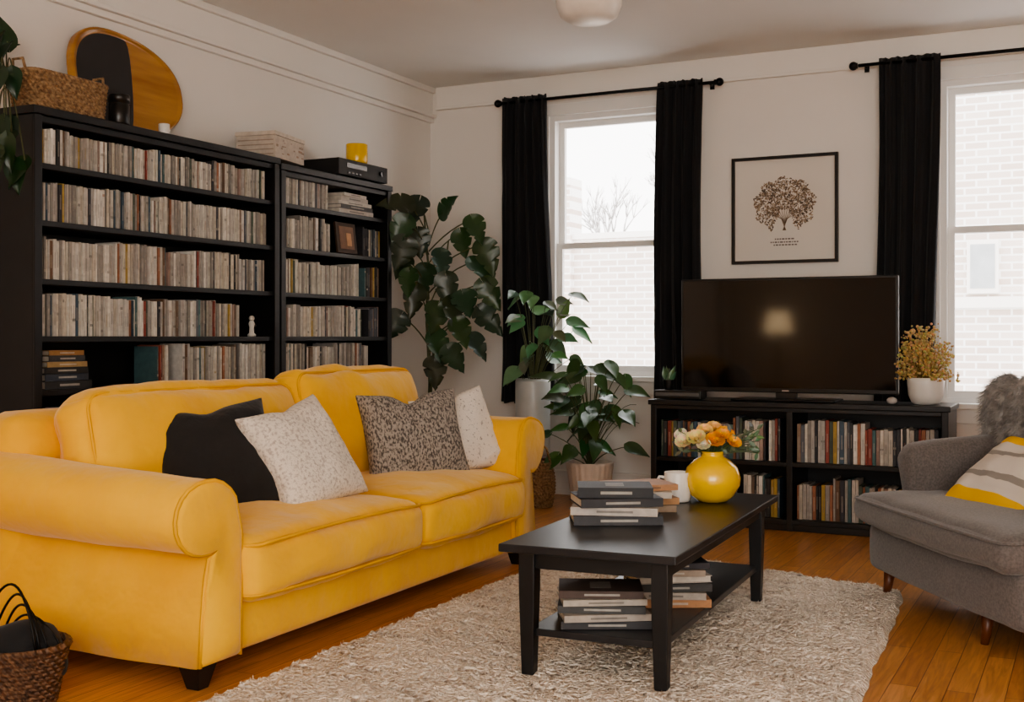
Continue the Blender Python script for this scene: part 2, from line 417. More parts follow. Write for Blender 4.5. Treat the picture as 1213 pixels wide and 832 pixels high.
def stack(b,c,sizes,cols,rots,z):
    for (w,d,h),col,r in zip(sizes,cols,rots):
        M=Matrix.Translation((c[0]+U(-.006,.006),c[1]+U(-.006,.006),z))@Matrix.Rotation(r,4,'Z')
        t=.0028
        b.box((0,0,t/2),(w,d,t),col,0,M); b.box((0,0,h-t/2),(w,d,t),col,0,M)
        b.box((-w/2+t/2,0,h/2),(t,d,h-2*t),col,0,M)
        b.box((.0,0,h/2),(w-.008,d-.008,h-2*t),(.66,.60,.52),0,M)
        lum=sum(col)/3; lc=(.05,.05,.05) if lum>.3 else (.6,.57,.5)
        b.add([(-w/2-.0005,-d*.22,h*.36),(-w/2-.0005,d*.2,h*.36),(-w/2-.0005,d*.2,h*.64),(-w/2-.0005,-d*.22,h*.64)],[(3,2,1,0)],tuple(.6*p+.4*q for p,q in zip(lc,col)),0,False,M)
        b.box((0,0,h+.0003),(w*.5,d*.25,.0006),tuple(.3*p+.7*q for p,q in zip(lc,col)),0,M)
        z+=h+.0012
    return z

# ---------------------------------------------------------------- bookcases
SH=[.08,.35,.61,.87,1.105,1.355,1.61,1.86]
def bookcase(name,y0,y1,top):
    b=MB(); xb,xf=XL+.02,-4.10; t=.035
    b.bx(xb,xf,y0,y0+t,0,top-.036); b.bx(xb,xf,y1-t,y1,0,top-.036)
    b.bx(xb,xf+.02,y0-.012,y1+.0,top-.035,top); b.bx(xb,xb+.012,y0+t,y1-t,.05,top-.036)
    b.bx(xb+.012,xf-.001,y0+t,y1-t,top-.065,top-.036)
    for z in SH: b.bx(xb+.012,xf-.006,y0+t,y1-t,z-.026,z)
    b.bx(xf-.03,xf-.008,y0+t,y1-t,0,.053)
    b.bx(xf,xf+.012,y0,y0+t+.008,0,top-.036); b.bx(xf,xf+.012,y1-t-.008,y1,0,top-.036)
    return b.obj(name,m_black,.003)
bookcase('bookcase',3.63,5.325,2.10); bookcase('bookcase',5.34,6.49,2.075)
b=MB(); X=-4.13; u=(0,1,0); n=(1,0,0)
def row(zi,a,c,acc,hmin=.17,hmax=.205,gap=.02): bookrow(b,(X,a,SH[zi]+.001),u,n,c-a,hmin,hmax,.009,.021,.15,acc,gap)
row(7,3.69,5.27,.22,.145,.165); row(6,3.69,5.27,.17,.16,.185); row(5,3.69,5.27,.15,.17,.195); row(4,3.69,5.05,.18,.17,.195)
row(3,4.60,5.27,.1,.18,.2); row(3,4.42,4.5,.7); row(2,3.69,4.6,.15); row(2,4.8,5.2,.3); row(1,3.7,5.2,.5); row(0,3.7,5.2,.6)
b.obj('book_collection',m_books)
b=MB()
stack(b,(-4.22,3.86),[(.17,.27,.035),(.16,.26,.03),(.16,.24,.028),(.15,.23,.024),(.14,.22,.026),(.15,.2,.022)],[(.03,.03,.03),(.04,.05,.07),(.02,.02,.02),(.40,.27,.12),(.05,.05,.05),(.35,.18,.06)],[pi,pi+.05,pi-.04,pi,pi+.06,pi],SH[3]+.001)
b.obj('book_stack',m_books)
b=MB()
row(7,5.39,5.86,.12,.15,.17); row(6,5.39,5.90,.1); row(5,5.39,6.2,.1);row(4,5.39,6.25,.12);row(3,5.39,6.3,.2);row(2,5.39,6.4,.3);row(1,5.39,6.4,.4);row(0,5.39,6.4,.4)
row(6,6.22,6.43,.8); row(4,6.28,6.42,.9); row(5,6.25,6.42,.7)
b.obj('book_collection',m_books)
b=MB(); stack(b,(-4.22,6.14),[(.2,.38,.028),(.19,.36,.025),(.18,.34,.022),(.17,.3,.03),(.16,.26,.02)],[(.55,.5,.45),(.1,.1,.1),(.6,.56,.5),(.5,.46,.42),(.65,.6,.55)],[pi,pi+.03,pi-.05,pi,pi+.04],SH[7]+.001)
b.obj('book_stack',m_books)
b=MB(); M=Matrix.Translation((-4.14,6.06,SH[6]+.002))@Matrix.Rotation(-.12,4,'Y')
b.box((0,0,.1),(.015,.21,.19),(.05,.025,.012),0,M); b.box((.009,0,.1),(.004,.15,.14),(.22,.12,.07),0,M); b.box((.012,.02,.09),(.002,.05,.08),(.55,.3,.15),0,M)
b.obj('photo_frame',m_vc,.002)
b=MB(); b.lathe([(0,0),(.022,0),(.024,.01),(.014,.02),(.012,.05),(.018,.07),(.012,.085),(.0,.088)],(-4.16,5.17,SH[4]),16,(.7,.68,.62)); b.ball((-4.16,5.17,SH[4]+.1),.016,(.7,.68,.62)); b.ball((-4.16,5.195,SH[4]+.06),.01,(.05,.05,.05))
b.obj('figurine',m_vc)

# ---------------------------------------------------------------- on top of bookcases
def tray():
    n=64; th=.03; a,c=.375,.262
    def P(k,s,x):
        t=2*pi*k/n; ex=2/2.4
        cy=abs(math.cos(t))**ex*math.copysign(1,math.cos(t))*a*s
        cz=abs(math.sin(t))**ex*math.copysign(1,math.sin(t))*c*s
        cz*=1-.16*cy/a
        return (x,cy,cz+c-.03)
    b=MB(); rings=[(1,-th/2),(1.0,th*.5),(.985,th*.75),(.95,th*.75),(.935,th*.45),(.9,th*.3),(0.001,th*.3)]
    vs=[];fs=[]
    for s,x in rings:
        for k in range(n): vs.append(P(k,s,x))
    for i in range(len(rings)-1):
        for k in range(n):
            p=i*n+k;q=i*n+(k+1)%n; fs.append((p,q,q+n,p+n))
    b.add(vs,fs,mi=0,smooth=True)
    b.add([P(k,1,-th/2) for k in range(n)],[tuple(range(n))[::-1]],mi=0)
    pts=[]
    for k in range(n+1):
        p=P(k%n,.9,th*.32)
        if p[1]<-.02: pts.append(p)
    for i in range(9):
        t=i/8; z0=pts[-1][2]; z1=pts[0][2]
        pts.append((th*.32,-.02+.05*math.sin(pi*t),z0+(z1-z0)*t))
    b.add(pts,[tuple(range(len(pts)))],mi=1)
    w=mat('honey_wood_tray',(.50,.25,.06),.25,var=(2.5,.25),vscale=(1,.6,5),coat=.5,col2=(.34,.145,.03))
    d=mat('dark_tray_patch',(.035,.035,.038),.4)  # dark patch over the left side of the tray face
    o=b.obj('wooden_tray',[w,d])
    o.location=(-4.33,4.46,2.135); o.rotation_euler=(0.0,-.17,0)
tray()
def woven_basket(name,c,s,m,handles=True):
    b=MB(); x,y,z=c; a,d,h=s
    nrow=10
    for i in range(nrow):
        t=i/(nrow-1); f=.93+.07*t; zz=z+.01+(h-.02)*t; pts=[]
        for k in range(56):
            tt=2*pi*k/56; ex=.3
            px=abs(math.cos(tt))**ex*math.copysign(1,math.cos(tt))*a/2*f; py=abs(math.sin(tt))**ex*math.copysign(1,math.sin(tt))*d/2*f
            wv=.003*(1 if (k+i)%2 else -1)
            pts.append((x+px*(1+wv*5),y+py*(1+wv*2),zz))
        b.tube(pts,h/nrow*.56 if i<nrow-1 else h/nrow*.72,6,True)
    b.bx(x-a*.44,x+a*.44,y-d*.44,y+d*.44,z+.001,z+.015)
    if handles:
        for sg in(-1,1):
            b.tube([(x-.04,y+sg*d/2,z+h*.9),(x-.03,y+sg*(d/2+.01),z+h+.04),(x+.03,y+sg*(d/2+.01),z+h+.04),(x+.04,y+sg*d/2,z+h*.9)],.007,6)
    return b.obj(name,m)
woven_basket('woven_basket',(-4.19,3.86,2.103),(.17,.44,.165),m_wick)
b=MB(); b.lathe([(0,0),(.045,0),(.048,.005),(.048,.09),(.044,.095),(.044,.1),(.05,.1),(.05,.135),(.046,.14),(0,.14)],(-4.13,4.16,2.102),28)
b.obj('candle_jar',m_plastic)
b=MB(); b.lathe([(0,0),(.026,0),(.027,.004),(.027,.05),(.024,.052),(.02,.046),(0,.046)],(-4.13,4.46,2.102),24); b.tube([(-4.13,4.46,2.147),(-4.13,4.46,2.16)],.0015,5,mi=1)
b.obj('white_candle',[m_white,m_plastic])
random.seed(4)
b=MB(); M=Matrix.Translation((-4.24,5.44,2.102))@Matrix.Rotation(.18,4,'Z')
b.box((0,0,.062),(.24,.36,.123),(.60,.52,.44),0,M); b.box((0,0,.136),(.25,.37,.022),(.66,.58,.49),0,M)
for i in range(16):
    b.box((.1205,U(-.16,.16),U(.02,.11)),(.001,U(.01,.05),U(.004,.014)),random.choice([(.35,.27,.2),(.45,.36,.3),(.42,.28,.2)]),0,M)
for i in range(4): b.box((-.0,-.1805,.02+.026*i),(.22,.001,.006),(.38,.3,.24),0,M)
b.obj('storage_box',m_vc,.002)
b=MB(); b.bx(-4.42,-4.09,5.90,6.44,2.088,2.185); 
for y in(5.95,6.39):
    for x in(-4.38,-4.13): b.lathe([(0,0),(.014,0),(.014,.013),(0,.013)],(x,y,2.077),12)
b.bx(-4.089,-4.086,5.98,6.2,2.135,2.165,mi=1); b.tube([(-4.09,6.36,2.14),(-4.078,6.36,2.14)],.018,16,mi=1)
for i in range(4): b.bx(-4.09,-4.083,5.99+.04*i,6.015+.04*i,2.10,2.11,mi=1)
b.obj('stereo_receiver',[mat('matte_black_plastic',(.010,.010,.010),.55),mat('smoked_panel',(.02,.02,.022),.1)],.003)
def mug(name,c,r,h,m,ang=0,inside=None):
    b=MB(); b.lathe([(0,0),(r*.85,0),(r*.95,.006),(r,.02),(r,h),(r*.97,h+.002),(r*.92,h),(r*.9,.02),(0,.015)],c,36)
    b.lathe([(0,h*.8),(r*.91,h*.8)],c,24,mi=1)
    M=Matrix.Translation(c)@Matrix.Rotation(ang,4,'Z')
    b.tube([(r*.95,0,h*.82),(r*1.35,0,h*.85),(r*1.62,0,h*.62),(r*1.6,0,h*.4),(r*1.3,0,h*.22),(r*.95,0,h*.25)],r*.12,8,M=M)
    return b.obj(name,[m,inside or m_soil])
mug('yellow_mug',(-4.17,6.21,2.187),.068,.122,m_yvase,2.2)

# ---------------------------------------------------------------- plants
def leafmat(pos,d,nrm):
    d=Vector(d).normalized(); nrm=Vector(nrm); nrm=(nrm-d*nrm.dot(d)).normalized(); x=d.cross(nrm)
    return Matrix.Translation(pos)@Matrix(((x.x,d.x,nrm.x,0),(x.y,d.y,nrm.y,0),(x.z,d.z,nrm.z,0),(0,0,0,1)))
def leaf(b,pos,d,nrm,L,W,kind='heart',col=(.03,.08,.02),droop=.25):
    n=24 if kind=='monstera' else 10; vs=[];fs=[]; S=(-1,-.55,0,.55,1)
    ph=random.randint(0,6)
    for i in range(n+1):
        t=i/n
        if kind=='heart': w=math.sin(pi*min(1,t**.62))
        elif kind=='monstera': w=math.sin(pi*min(1,t**.58))**.9
        else: w=math.sin(pi*t**.85)
        w=max(w,.02)
        for s in S:
            ww=w
            if kind=='monstera' and abs(s)==1 and .2<t<.9:
                if (i+(ph if s>0 else ph+2))%7==0: ww=w*.66
            y=t*L-(.20*L*abs(s)*(1-t) if kind!='lance' else 0)
            x=s*ww*W/2
            z=.12*W*abs(s)**1.3-droop*L*t*t+.02*W*math.sin(9*t+s*3)
            vs.append((x,y,z))
    m=len(S)
    for i in range(n):
        for k in range(m-1):
            a=i*m+k; fs.append((a,a+1,a+m+1,a+m))
    c=tuple(x*U(.7,1.4) for x in col)
    b.add(vs,fs,c,0,True,leafmat(pos,d,nrm))
def curve3(p,q,bow,n=8):
    p=Vector(p);q=Vector(q);mid=(p+q)/2+Vector(bow); out=[]
    for i in range(n+1):
        t=i/n; out.append(p*(1-t)**2+mid*2*t*(1-t)+q*t*t)
    return out
def foliage(base,targets,L,W,kind,col,stemr=.004,droop=.3):
    b=MB()
    for tg in targets:
        tg=Vector(tg); out=tg-Vector(base); out.z=0
        pts=curve3(base,tg,(-out.x*.3,-out.y*.3,.12*(tg-Vector(base)).length))
        b.tube(pts,[stemr*(1.2-.6*i/8) for i in range(9)],6,mi=1)
        o=out.normalized() if out.length>.01 else Vector((0,-1,0))
        d=(o*U(.4,1)+Vector((U(-.5,.5),U(-.5,.3),U(-.75,.15)))).normalized()
        nr=Vector((U(-.1,.7),U(-1.0,-.3),U(.4,1.1)))
        s=U(.75,1.15)
        leaf(b,tg,d,nr,L*s,W*s,kind,col,droop*U(.4,1.3))
    return b
def pot(name,c,r0,r1,h,m,ribs=0,amp=0):
    b=MB(); b.lathe([(0,0),(r0*.95,0),(r0,.01),((r0+r1)/2,h*.5),(r1,h*.93),(r1*1.02,h),(r1*.93,h),(r1*.9,h*.88)],c,96,ribs=ribs,ribamp=amp)
    b.lathe([(0,h*.87),(r1*.93,h*.87)],c,24,mi=1)
    return b.obj(name,[m,m_soil])
Rv=Vector((.8957,.4446,0)); Fv=Vector((-.4446,.8957,0))
# big corner plant
random.seed(12)
pbx,pby=-4.06,6.90
b=MB()
trunk=[(pbx,pby,.3),(pbx+.03,pby-.02,.8),(pbx,pby-.01,1.2),(pbx+.02,pby-.03,1.6),(pbx-.02,pby-.02,1.95)]
b.tube(trunk,[.016,.013,.011,.008,.005],8,mi=1)
b.tube([(pbx,pby,.3),(pbx+.06,pby-.05,.9),(pbx+.12,pby-.03,1.35),(pbx+.16,pby-.0,1.75)],[.013,.011,.009,.005],8,mi=1)
lv=[(2.00,-.07),(1.96,-.24),(1.92,.10),(1.86,-.35),(1.88,.30),(1.80,-.08),(1.80,.22),(1.72,-.28),(1.72,.38),(1.66,.08),(1.62,-.16),(1.60,.30),(1.52,-.30),(1.50,.12),(1.46,.38),(1.42,-.08),(1.38,.24),(1.30,.06),(1.28,.36),(1.24,-.2),(1.20,.20),(1.12,.04),(1.10,.30),(1.02,.14),(.94,.04),(1.34,.16),(1.56,-.02)]
for z,s in lv:
    f=-.05-.35*max(0,-s)-U(0,.14)
    p=Vector((pbx+.02,pby,0))+Rv*(s*.95)+Fv*f; p.z=z
    if p.x<-4.03 and p.y<6.62: p.x=-4.0
    if p.x<-4.34: p.x=-4.32
    bp=Vector((pbx+.02,pby-.02,max(.4,z-.2)))
    b.tube(curve3(bp,p,(0,0,.06),6),.0045,6,mi=1)
    d=Rv*(s*1.1+U(-.3,.3))-Fv*U(.05,.4)+Vector((0,0,U(-1.0,-.35)))
    if z>1.9: d=Rv*(s*1.5)+Vector((0,0,U(-.3,.2)))-Fv*.2
    leaf(b,p,d,Rv*U(-.4,.6)-Fv+Vector((0,0,U(.15,.9))),U(.17,.24),U(.14,.19),'monstera',(.025,.058,.022),.15)
o1=b.obj('foliage',[m_leaf,m_stem]); o2=pot('planter',(pbx,pby,0),.13,.17,.33,m_white)
group('potted_monstera',[o1,o2],(pbx,pby,0),world=True)
# ribbed pot plant
random.seed(21)
c=(-3.01,7.22,0); T=[]
for i in range(56):
    a=U(0,2*pi); r=U(.05,.34)*(1 if math.sin(a)<.3 else .5); z=U(.40,.98)-.25*r
    T.append((c[0]+r*math.cos(a),c[1]-.03+r*math.sin(a)*.7,z))
b=foliage((c[0],c[1],.22),T,.16,.095,'heart',(.045,.105,.03),.004)
for i in range(5):
    tg=(c[0]+U(.2,.4),c[1]-.1,U(.35,.7)); b.tube(curve3((c[0],c[1],.22),tg,(0,0,.25)),.002,5,mi=1)
o1=b.obj('foliage',[m_leaf,m_stem]); o2=pot('ribbed_pot',c,.12,.155,.28,mat('blush_ceramic',(.74,.62,.52),.5),24,.022)
group('potted_philodendron',[o1,o2],c,world=True)
# vase plant on stool
random.seed(31)
c=(-3.45,7.27); T=[]
for i in range(34):
    z=U(.86,1.40); T.append((c[0]+U(-.10,.32)*(1.1-.4*(z-.86)),c[1]+U(-.18,.08),z))
b=foliage((c[0],c[1],.62),T,.135,.095,'heart',(.11,.20,.09),.003)
o1=b.obj('foliage',[m_leaf,m_stem])
b=MB(); b.lathe([(0,.30),(.10,.30),(.115,.32),(.12,.55),(.12,.80),(.115,.82),(.11,.80),(.108,.34),(0,.34)],(c[0],c[1],0),40); o2=b.obj('vase',m_frost)
b=MB(); b.lathe([(0,.26),(.14,.26),(.15,.27),(.15,.29),(.14,.30),(0,.30)],(c[0],c[1],0),32)
for k in range(4):
    a=pi/4+k*pi/2; b.tube([(c[0]+.1*math.cos(a),c[1]+.1*math.sin(a),.27),(c[0]+.13*math.cos(a),c[1]+.13*math.sin(a),0)],[.014,.01],8)
o3=b.obj('stool',m_wood)
group('vase_plant_on_stool',[o1,o2,o3],(c[0],c[1],0),world=True)
b=MB(); wx,wy=-3.25,6.95
for i in range(14):
    t=i/13; b.tube([(wx+(.075+.02*math.sin(pi*t))*math.cos(2*pi*k/36)*(1+.02*((k+i)%2)),wy+(.075+.02*math.sin(pi*t))*math.sin(2*pi*k/36)*(1+.02*((k+i)%2)),.012+.27*t) for k in range(36)],.011,6,True)
b.lathe([(0,.005),(.08,.005)],(wx,wy,0),24); b.lathe([(0,.2),(.08,.2)],(wx,wy,0),24)
b.tube([(wx-.08,wy,.28),(wx-.05,wy,.38),(wx,wy,.42),(wx+.05,wy,.38),(wx+.08,wy,.28)],.008,6)
b.obj('wicker_basket',m_wick)
# trailing plant at the end of the bookcase
random.seed(5)
c=(-4.36,3.72,2.102); b=MB()
for i in range(17):
    y=U(3.36,3.50); z=U(1.74,2.22); x=-4.04+U(-.05,.05)
    if i%4==0: y=U(3.48,3.60);x=U(-4.35,-4.15);z=U(2.25,2.36)
    b.tube(curve3((c[0],c[1],2.20),(x,y,z),(.10,-.10,.16)),.003,5,mi=1)
    leaf(b,(x,y,z),(U(-.2,.4),U(-.6,.2),U(-1,-.3) if z<2.25 else U(0,1)),(.5,-1,.4),U(.11,.15),U(.07,.1),'heart',(.012,.03,.012),.2)
o1=b.obj('foliage',[m_leaf,m_stem]); o2=pot('small_pot',c,.055,.072,.12,m_white)
group('trailing_pothos',[o1,o2],c,world=True)

# ---------------------------------------------------------------- sofa
sp=[]
XF,XBk=-2.47,-3.50; seat_split=4.10
b=MB(); b.rbox((-2.985,4.03,.165),(.485,1.18,.09),.03,(0,0,0),14); sp.append(b.obj('seat_base',m_yel))
b=MB()
b.rbox((-3.40,4.03,.46),(.12,1.18,.38),.09,(.01,0,.0),16,fn=lambda o,u:Vector((o.x-.10*(o.z+.37)*.6+.03,o.y,o.z)),wr=.006); sp.append(b.obj('back_frame',m_yel))
def arm(sg,yc,zo,ks):
    b=MB(); prof=[]
    cr,cz,rr=.035,.545,.122
    prof+= [(-.125,.075),(-.125,.25),(-.125,.40),(-.122,.49)]
    for k in range(0,17):
        a=math.radians(152-k*(152+112)/16); prof.append((cr+rr*math.cos(a)*1.2,cz+rr*math.sin(a)))
    prof+= [(.022,.405),(.038,.34),(.058,.22),(.07,.075)]
    n=len(prof); cx=sum(p[0] for p in prof)/n; cz2=sum(p[1] for p in prof)/n
    xs=[XBk+.02+(XF-XBk-.02)*i/24 for i in range(25)]
    rings=[(xs[0],.80),(xs[0]+.01,.93)]+[(x,1.0) for x in xs[1:-1]]+[(xs[-1]-.018,.995),(xs[-1]-.004,.975),(xs[-1]+.004,.94),(xs[-1]+.008,.85)]
    vs=[];fs=[]
    for x,s in rings:
        t=(x-XBk)/(XF-XBk)
        for (p,z) in prof:
            pp=cx+(p-cx)*s; zz=cz2+(z-cz2)*s
            slope=ks*(1-t)-.012*math.sin(pi*t)+zo
            if zz>.35: zz+=slope*min(1,(zz-.35)/.15)
            w=.012*noise.noise(Vector((x*4,p*6,z*4+sg)))
            vs.append((x,yc+sg*(pp+w),zz+w*(1 if zz>.15 else 0)))
    for i in range(len(rings)-1):
        for k in range(n):
            a=i*n+k;c=i*n+(k+1)%n; q=(a,c,c+n,a+n); fs.append(q if sg>0 else q[::-1])
    fs.append(tuple(range(n)) if sg<0 else tuple(range(n))[::-1]); e=(len(rings)-1)*n
    fs.append(tuple(e+k for k in range(n))[::-1] if sg<0 else tuple(e+k for k in range(n)))
    b.add(vs,fs,smooth=True)
    o=b.obj('arm',m_yel); sp.append(o)
    b=MB(); pts=[]
    for p,z in prof:
        pp=cx+(p-cx)*.985; zz=cz2+(z-cz2)*.985
        if zz>.35: zz+=zo*min(1,(zz-.35)/.15)
        w=.012*noise.noise(Vector((XF*4,p*6,z*4+sg)))
        pts.append((XF-.004,yc+sg*(pp+w),zz+w*(1 if zz>.15 else 0)))
    b.tube(pts,.007,6); sp.append(b.obj('arm_piping',m_pipe))
arm(-1,2.895,-.005,.06); arm(1,5.155,.05,.02)
def rrect(x0,x1,y0,y1,r,z,n=6,m=10):
    pts=[]
    cs=((x1-r,y1-r,0),(x0+r,y1-r,90),(x0+r,y0+r,180),(x1-r,y0+r,270))
    for q,(cx,cy,a0) in enumerate(cs):
        for k in range(n+1):
            a=math.radians(a0+90*k/n); pts.append((cx+r*math.cos(a),cy+r*math.sin(a),z))
        nx,ny,a1=cs[(q+1)%4]; a=math.radians(a1); e=Vector((nx+r*math.cos(a),ny+r*math.sin(a),z)); s0=Vector(pts[-1])
        for k in range(1,m): pts.append(tuple(s0.lerp(e,k/m)))
    return pts
for i,(a,c) in enumerate(((3.025,seat_split-.004),(seat_split+.004,5.03))):
    b=MB(); b.rbox((-2.80,(a+c)/2,.345),(.375,(c-a)/2,.10),.05,(.040,.004,.06),26,wr=.014,seed=i*9)
    sp.append(b.obj('seat_cushion',m_yel))
    b=MB()
    for z in (.428,.266):
        pts=[]
        for x,y,zz in rrect(-3.16,-2.428,a+.004,c-.004,.05,z):
            q=max(0,1-((y-(a+c)/2)/((c-a)/2))**2)
            pts.append((x+(.014*q**.7 if x>-2.6 else 0),y,zz+(.016*q if z>.4 else -.004*q)))
        b.tube(pts,.0065,6,True)
    sp.append(b.obj('seat_piping',m_pipe))
for i,(a,c,top) in enumerate(((2.98,4.17,.905),(4.18,5.17,.945))):
    cz=(.41+top)/2; hz=(top-.41)/2
    M=Matrix.Translation((-3.16,(a+c)/2,cz))@Matrix.Rotation(-.22,4,'Y')
    b=MB(); b.rbox((0,0,0),(.10,(c-a)/2,hz),.075,(.08,.014,.025),26,M=M,wr=.018,seed=30+i*5)
    sp.append(b.obj('back_cushion',m_yel))
    b=MB(); pts=rrect(-(hz-.022),hz-.012,-(c-a)/2+.02,(c-a)/2-.02,.07,.0)
    pts=[M@Vector((.078,p[1],p[0])) for p in pts]
    b.tube(pts,.006,6,True); sp.append(b.obj('back_piping',m_pipe))
b=MB()
for (x,y) in((-2.53,2.88),(-2.53,5.16),(-3.42,2.88),(-3.42,5.16)):
    vs=[];fs=[(3,2,1,0)]
    for (z,s) in((0,.024),(.085,.045)):
        vs+=[(x-s,y-s,z),(x+s,y-s,z),(x+s,y+s,z),(x-s,y+s,z)]
    fs+=[(0,1,5,4),(1,2,6,5),(2,3,7,6),(3,0,4,7),(4,5,6,7)]
    b.add(vs,fs)
sp.append(b.obj('legs',m_black,.003))
group('sofa',sp,(-2.98,4.05,0),world=True)

def pillow(name,w,h,t,m,loc,yaw,tilt,roll=0,seed=0,chop=.03):
    b=MB(); n=30; vs=[];fs=[]
    g=[math.sin(pi/2*(2*i/n-1)) for i in range(n+1)]
    for sg in(1,-1):
        for i in range(n+1):
            for j in range(n+1):
                u,v=g[i],g[j]
                y=u*w/2*(1-.10*(1-v*v)*abs(u)**3); z=v*h/2*(1-.10*(1-u*u)*abs(v)**3)
                th=t/2*(max(0,(1-u*u))*max(0,(1-v*v)))**.38
                wr=.016*noise.noise(Vector((u*2.2+seed,v*2.2,sg)))+.009*noise.noise(Vector((u*5+seed,v*5,sg*3)))
                e=min(1,4*(1-max(abs(u),abs(v))))
                sag=-chop*math.exp(-((u)**2/.06))*max(0,v)
                vs.append((sg*(th*(1-.25*(chop/.03)*math.exp(-u*u/.05)*max(0,v))+wr*e),y,z+sag))
    N=(n+1)**2
    for k in range(2):
        for i in range(n):
            for j in range(n):
                a=k*N+i*(n+1)+j; q=(a,a+n+1,a+n+2,a+1); fs.append(q if k==0 else q[::-1])
    b.add(vs,fs,smooth=True)
    o=b.obj(name,m); o.location=loc; o.rotation_euler=(roll,-tilt,yaw)
    bm=bmesh.new(); bm.from_mesh(o.data); bmesh.ops.remove_doubles(bm,verts=bm.verts,dist=.0004); bm.to_mesh(o.data); bm.free()
    return o
pillow('black_throw_pillow',.48,.48,.18,m_pilblk,(-2.91,3.42,.635),D(-34),D(30),D(7),1,.02)
pillow('knit_throw_pillow',.43,.45,.19,m_knit,(-2.72,3.69,.645),D(-12),D(30),D(12),2,.015)
pillow('speckled_throw_pillow',.50,.44,.19,m_spk,(-2.82,4.66,.645),D(-38),D(22),D(3),3,.045)
pillow('white_throw_pillow',.42,.42,.16,m_whitespk,(-2.74,4.95,.64),D(-30),D(22),D(10),5)

# ---------------------------------------------------------------- rug
def rug():
    A=Vector((-2.40,5.76,0));B=Vector((-.74,5.28,0));C=Vector((-.50,1.3,0));Dd=Vector((-2.40,1.3,0))
    nx,ny=240,520; vs=[];fs=[];cols=[]
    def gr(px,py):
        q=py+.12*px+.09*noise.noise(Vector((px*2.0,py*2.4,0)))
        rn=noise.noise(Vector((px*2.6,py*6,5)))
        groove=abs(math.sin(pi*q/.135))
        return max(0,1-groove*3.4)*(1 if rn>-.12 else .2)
    for j in range(ny+1):
        t=j/ny
        for i in range(nx+1):
            s=i/nx
            p=(Dd*(1-s)+C*s)*(1-t)+(A*(1-s)+B*s)*t
            px=p.x+.014*noise.noise(Vector((p.x*8,p.y*8,2))); py=p.y+.02*noise.noise(Vector((p.x*5,1,7)))
            cs=min(s,1-s)/.07; ct=(1-t)/.035
            if cs<1 and ct<1:
                dd=math.hypot(1-cs,1-ct)
                if dd>1:
                    k=(dd-1)/dd; px+=(1-cs)*k*.12*(1 if s<.5 else -1); py-=(1-ct)*k*.15
            edge=min(1,min(i,nx-i,j,ny-j)/3.0)
            g=gr(px,py)
            lump=noise.noise(Vector((px*34,py*34,1)))*.007+noise.noise(Vector((px*14,py*14,4)))*.009
            z=.002+edge*(.022+lump-.013*g)
            vs.append((px,py,max(.001,z)))
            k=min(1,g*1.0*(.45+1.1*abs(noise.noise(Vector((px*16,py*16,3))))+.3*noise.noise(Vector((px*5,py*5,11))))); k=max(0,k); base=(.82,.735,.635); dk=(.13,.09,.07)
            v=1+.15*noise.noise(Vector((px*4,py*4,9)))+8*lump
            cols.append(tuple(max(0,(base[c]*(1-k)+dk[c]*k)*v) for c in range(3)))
    for j in range(ny):
        for i in range(nx):
            a=j*(nx+1)+i; fs.append((a,a+1,a+nx+2,a+nx+1))
    random.seed(99)
    for k in range(22000):
        i=random.randrange(2,nx-1); j=random.randrange(int(ny*.1),ny-1); idx=j*(nx+1)+i
        if vs[idx][2]<.017: continue
        x,y,z=vs[idx]; x+=U(-.004,.004); y+=U(-.004,.004)
        a=U(0,2*pi); w=U(.002,.004); l=U(.004,.010); dx,dy=U(-.008,.008),U(-.008,.008)
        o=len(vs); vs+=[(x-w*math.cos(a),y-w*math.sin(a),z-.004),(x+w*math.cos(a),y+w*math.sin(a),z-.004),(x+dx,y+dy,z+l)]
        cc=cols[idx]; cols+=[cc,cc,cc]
        fs.append((o,o+1,o+2))
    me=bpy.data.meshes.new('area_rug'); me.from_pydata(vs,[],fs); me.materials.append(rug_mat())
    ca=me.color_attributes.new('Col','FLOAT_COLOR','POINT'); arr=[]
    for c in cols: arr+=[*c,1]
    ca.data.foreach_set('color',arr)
    me.polygons.foreach_set('use_smooth',[True]*len(fs))
    o=bpy.data.objects.new('area_rug',me); scene.collection.objects.link(o)
rug()

# ---------------------------------------------------------------- coffee table
TW,TL,TH=.58,1.52,.448; RZ=.022
parts=[]
b=MB(); b.bx(-TW/2,TW/2,-TL/2,TL/2,TH-.026,TH); parts.append(b.obj('top',m_tabletop,.004))
b=MB(); i1,i2=TW/2-.05,TL/2-.07
b.bx(-i1+.02,i1-.02,-i2+.005,-i2+.02,TH-.085,TH-.027); b.bx(-i1+.02,i1-.02,i2-.02,i2-.005,TH-.085,TH-.027)
b.bx(-i1+.003,-i1+.02,-i2+.02,i2-.02,TH-.085,TH-.027); b.bx(i1-.02,i1-.003,-i2+.02,i2-.02,TH-.085,TH-.027)
parts.append(b.obj('apron',m_black,.002))
b=MB()
for sx in(-1,1):
    for sy in(-1,1):
        x,y=sx*(i1-.02),sy*(i2-.02)
        vs=[]
        for z,s in((RZ,.020),(.30,.027),(TH-.027,.027)):
            vs+=[(x-s,y-s,z),(x+s,y-s,z),(x+s,y+s,z),(x-s,y+s,z)]
        fs=[(3,2,1,0),(8,9,10,11)]
        for k in(0,4):
            for q in range(4): fs.append((k+q,k+(q+1)%4,k+4+(q+1)%4,k+4+q))
        b.add(vs,fs)
parts.append(b.obj('legs',m_black,.003))
b=MB(); b.bx(-i1+.015,i1-.015,-i2+.02,i2-.02,.145,.168); parts.append(b.obj('lower_shelf',m_tabletop,.003))
TC=(-1.445,4.10); group('coffee_table',parts,(TC[0],TC[1],0),D(2.5))
